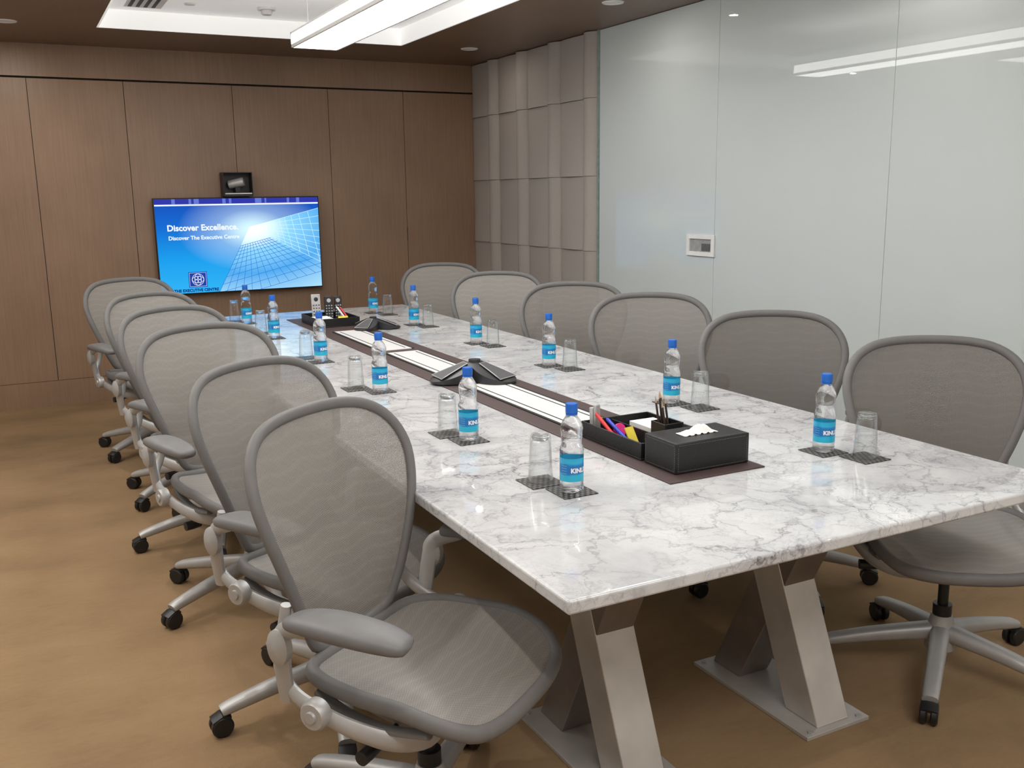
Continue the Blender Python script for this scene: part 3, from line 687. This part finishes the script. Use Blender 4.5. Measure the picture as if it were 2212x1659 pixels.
ov = MB(); n = 32; ov.v = [(.068*math.cos(2*PI*i/n), .026*math.sin(2*PI*i/n), .0855) for i in range(n)]; ov.f = [tuple(range(n))]; ov.build('opening', SLOT, ti, 0, False)
ts = MB(); nu, nv = 26, 12
for j in range(nv+1):
    for i in range(nu+1):
        a, c = i/nu*2-1, j/nv*2-1
        ts.v.append((a*.058, c*.021, .0862+.022*max(0, 1-abs(c)**1.5)*(1-a*a)*(.75+.35*math.sin(a*5+c*2))+.0035*math.sin(a*17+c*5)*(1-a*a)))
for j in range(nv):
    for i in range(nu): k_ = j*(nu+1)+i; ts.f.append((k_, k_+1, k_+nu+2, k_+nu+1))
ts.build('tissue', PAPER, ti, ang=180)

def tray(loc, L_, W_, label):
    o = thing('desk_organizer', label, 'desk organizer', loc, 0, 'black leather desk organizers'); t_ = .006
    f = MB(); f.box(-W_, W_, -L_, L_, 0, .006)
    f.box(-W_, -W_+t_, -L_, L_, .006, .05); f.box(W_-t_, W_, -L_, L_, .006, .05); f.box(-W_+t_, W_-t_, -L_, -L_+t_, .006, .05); f.box(-W_+t_, W_-t_, L_-t_, L_, .006, .05)
    f.build('tray', LEATHER, o, .0015)
    box(-.02, -.015, -L_+t_, L_-t_, .006, .044).build('divider', LEATHER, o)
    return o
o1 = tray((.780, .860, RZ), .160, .125, 'black leather desk organizer tray directly behind the tissue box')
bz = RZ+.0065
def stick(name, p0, p1, r_, m_, label, cat, group=None, tip=None, tl=.02):
    p0, p1 = Vector(p0), Vector(p1); o = thing(name, label, cat, p0, 0, group); d = p1-p0; ln = d.length
    rot = d.to_track_quat('Z', 'Y').to_matrix().to_4x4()
    MB().cyl(r_, 0, ln-tl, 10, rot).build('barrel', m_, o)
    MB().lathe([(r_, ln-tl), (r_*.15, ln)], 10, rot).build('tip', tip or m_, o)
    return o
cu = thing('pencil_cup', 'small square black leather pencil cup in the near organizer', 'pencil cup', (.80, .775, bz+.0), 0)
f = MB(); hh = .034; f.box(-hh, hh, -hh, hh, 0, .004)
for s in (-1, 1): f.box(min(s*hh, s*(hh-.005)), max(s*hh, s*(hh-.005)), -hh, hh, .004, .075); f.box(-hh+.005, hh-.005, min(s*hh, s*(hh-.005)), max(s*hh, s*(hh-.005)), .004, .075)
f.build('cup', LEATHER, cu, .0015)
pl = [(-.012, .01, -.030, .020, .150), (.0, .014, -.012, .026, .158), (.012, .0, -.008, .004, .148), (-.004, -.01, -.026, -.006, .140), (.008, .012, -.020, .012, .165)]
for i, (a, c, d, e_, h) in enumerate(pl):
    stick('pencil', (.80+a, .775+c, bz+.006), (.80+d, .775+e_, bz+h), .0033, PENC, 'dark pencil standing in the square black cup of the near organizer', 'pencil', 'pencils in the cup', PTIP)
tag(MB().box(-.045, .045, -.065, .065, 0, .036, xf((.846, .905, bz))).build('notepad', PAPER, None, .001), 'stack of white memo paper in the near black organizer', 'notepad')
stick('marker_pen', (.672, .83, bz+.012), (.678, .975, bz+.075), .006, REDP, 'red marker pen leaning in the near organizer', 'pen', None, REDP, .01)
stick('marker_pen', (.692, .80, bz+.012), (.698, .945, bz+.062), .006, BLUEP, 'blue marker pen leaning in the near organizer', 'pen', None, BLUEP, .01)
tag(MB().box(-.017, .017, -.002, .002, 0, .055, xf((.725, .83, bz+.002), -.5, 0, .25)).build('sticky_notes', YEL, None), 'yellow sticky note pad standing in the near organizer', 'sticky notes')
tag(MB().cyl(.021, -.006, .006, 28, xf((.728, .915, bz+.027), PI/2-.4, 0, .2)).build('tape_roll', PINK, None, .001), 'round magenta tape roll in the near organizer behind the sticky notes', 'tape')
sta = thing('stapler', 'small silver and grey stapler standing in the near organizer', 'stapler', (.688, .995, bz+.002), .1)
MB().box(-.012, .012, -.008, .008, 0, .085, xf((0, 0, 0), -.05)).build('base', REMG, sta, .003); MB().box(-.010, .010, -.022, -.009, .01, .095, xf((0, 0, 0), -.05)).build('handle', SILVER, sta, .004)

# far organizer with remotes
o2 = tray((.775, 4.03, RZ), .17, .125, 'black leather desk organizer tray at the screen end of the table')
tag(MB().box(-.045, .045, -.07, .07, 0, .042, xf((.705, 3.945, bz))).build('notepad', PAPER, None, .001), 'stack of white memo paper in the far black organizer', 'notepad')
def remote(x, y, rz, m_, label, w_, h_, bm):
    o = thing('remote_control', label, 'remote control', (x, y, bz+.002), rz, None)
    MB().box(-w_, w_, -.009, .009, 0, h_, xf((0, 0, 0), -.12)).build('body', m_, o, .004)
    for i in range(3):
        for j in range(5): box(-w_*.6+i*w_*.6-.004, -w_*.6+i*w_*.6+.004, -.0105, -.009, h_*.15+j*h_*.11, h_*.15+j*h_*.11+.006, xf((0, 0, 0), -.12)).build('button', bm, o)
    MB().lathe([(.012, 0), (.012, .002), (.006, .003)], 20, xf((0, 0, 0), -.12) @ xf((0, -.009, h_*.82), PI/2)).build('dial', bm, o)
remote(.705, 4.06, -.1, REMG, 'pale grey remote control standing in the far organizer', .026, .165, BLACKPL)
remote(.793, 4.10, -.15, BLACKPL, 'black remote control with pale buttons, left of the far pens', .026, .145, REMG)
remote(.855, 4.12, -.15, BLACKPL, 'black remote control nearest the right wall in the far organizer', .022, .14, REMG)
stick('marker_pen', (.845, 3.92, bz+.012), (.800, 3.985, bz+.10), .006, mat('clear white pen', (.7, .7, .72), .3), 'white pen leaning in the far organizer', 'pen')
stick('marker_pen', (.870, 3.96, bz+.012), (.835, 4.03, bz+.09), .006, REDP, 'red pen leaning in the far organizer', 'pen')
tag(MB().box(-.028, .028, -.002, .002, 0, .05, xf((.812, 3.885, bz+.002), -.4, 0, -.1)).build('sticky_notes', YEL, None), 'yellow sticky note pad in the far organizer', 'sticky notes')

# conference phones
def phone(loc, rz, sc, label):
    o = thing('conference_phone', label, 'conference phone', loc, rz, 'conference phones'); o.scale = (sc, sc, sc)
    n = 72; mb = MB(); rings = 8
    R = lambda a: .066+.124*abs(math.cos(1.5*a))**1.25
    HH = lambda f_: .008+.070*(1-f_**1.1)
    for a in range(n): t_ = 2*PI*a/n; mb.v.append((R(t_)*math.cos(t_), R(t_)*math.sin(t_), 0.0))
    for k in range(rings+1):
        f_ = 1-k/(rings+1)
        for a in range(n): t_ = 2*PI*a/n; mb.v.append((R(t_)*f_*math.cos(t_), R(t_)*f_*math.sin(t_), HH(R(t_)*f_/.19)))
    mb.v.append((0, 0, HH(0))); K = rings+2
    for k in range(K-1):
        for a in range(n): c = (a+1) % n; mb.f.append((k*n+a, k*n+c, (k+1)*n+c, (k+1)*n+a))
    for a in range(n): mb.f.append(((K-1)*n+a, (K-1)*n+(a+1) % n, len(mb.v)-1))
    mb.f.append(tuple(range(n)))
    mb.build('body', CHAR, o, ang=50)
    for k in range(3):
        t_ = k*2*PI/3; g = MB(); outl = []; g2 = []
        N_ = 6
        for i in range(N_+1):
            x = .040+.125*i/N_; hw_ = .020+.034*i/N_
            for s in (-1, 1): g2.append((x, s*hw_, HH(math.hypot(x, 0)/.19)+.0045))
        g.add(g2, [(2*i, 2*i+1, 2*i+3, 2*i+2) for i in range(N_)], Matrix.Rotation(t_, 4, 'Z'))
        gr_ = g.build('speaker_grille' if k else 'keypad', GRILLE, o)
        outl = [g2[2*i] for i in range(N_+1)] + [g2[2*i+1] for i in range(N_, -1, -1)]
        MB().sweep(outl, .0022, .0022, (0, 0, 1), True, 6, 2, Matrix.Rotation(t_, 4, 'Z')).build('silver_edge', SILVER, gr_)
    MB().lathe([(.026, HH(.14)-.004), (.024, HH(0)+.003), (0, HH(0)+.005)], 28).build('hub', CHAR, o)
phone((.765, 2.02, RZ+.004), math.radians(-62), 1, 'black three-armed conference phone in the middle of the table')
phone((.925, 3.70, TT+.0045), math.radians(-20), .8, 'second small black conference phone by the far organizer')

# ---------------------------------------------------------------- world and added fill lamps
w_ = bpy.data.worlds.new('world'); S.world = w_; w_.use_nodes = True
w_.node_tree.nodes['Background'].inputs[0].default_value = (.8, .85, .9, 1); w_.node_tree.nodes['Background'].inputs[1].default_value = .3
for (x, y, en, sx, sy) in ((.4, -1.7, 48, 2.4, .8), (-1.5, 2.2, 42, .6, 4.0)):  # unseen area lamps added for even fill, not fittings of the room
    ld = bpy.data.lights.new('added_fill_lamp', 'AREA'); ld.shape = 'RECTANGLE'; ld.size = sx; ld.size_y = sy; ld.energy = en; ld.color = (1, .98, .95)
    lo = bpy.data.objects.new('added_fill_lamp', ld); C.objects.link(lo); lo.location = (x, y, ZC-.01)
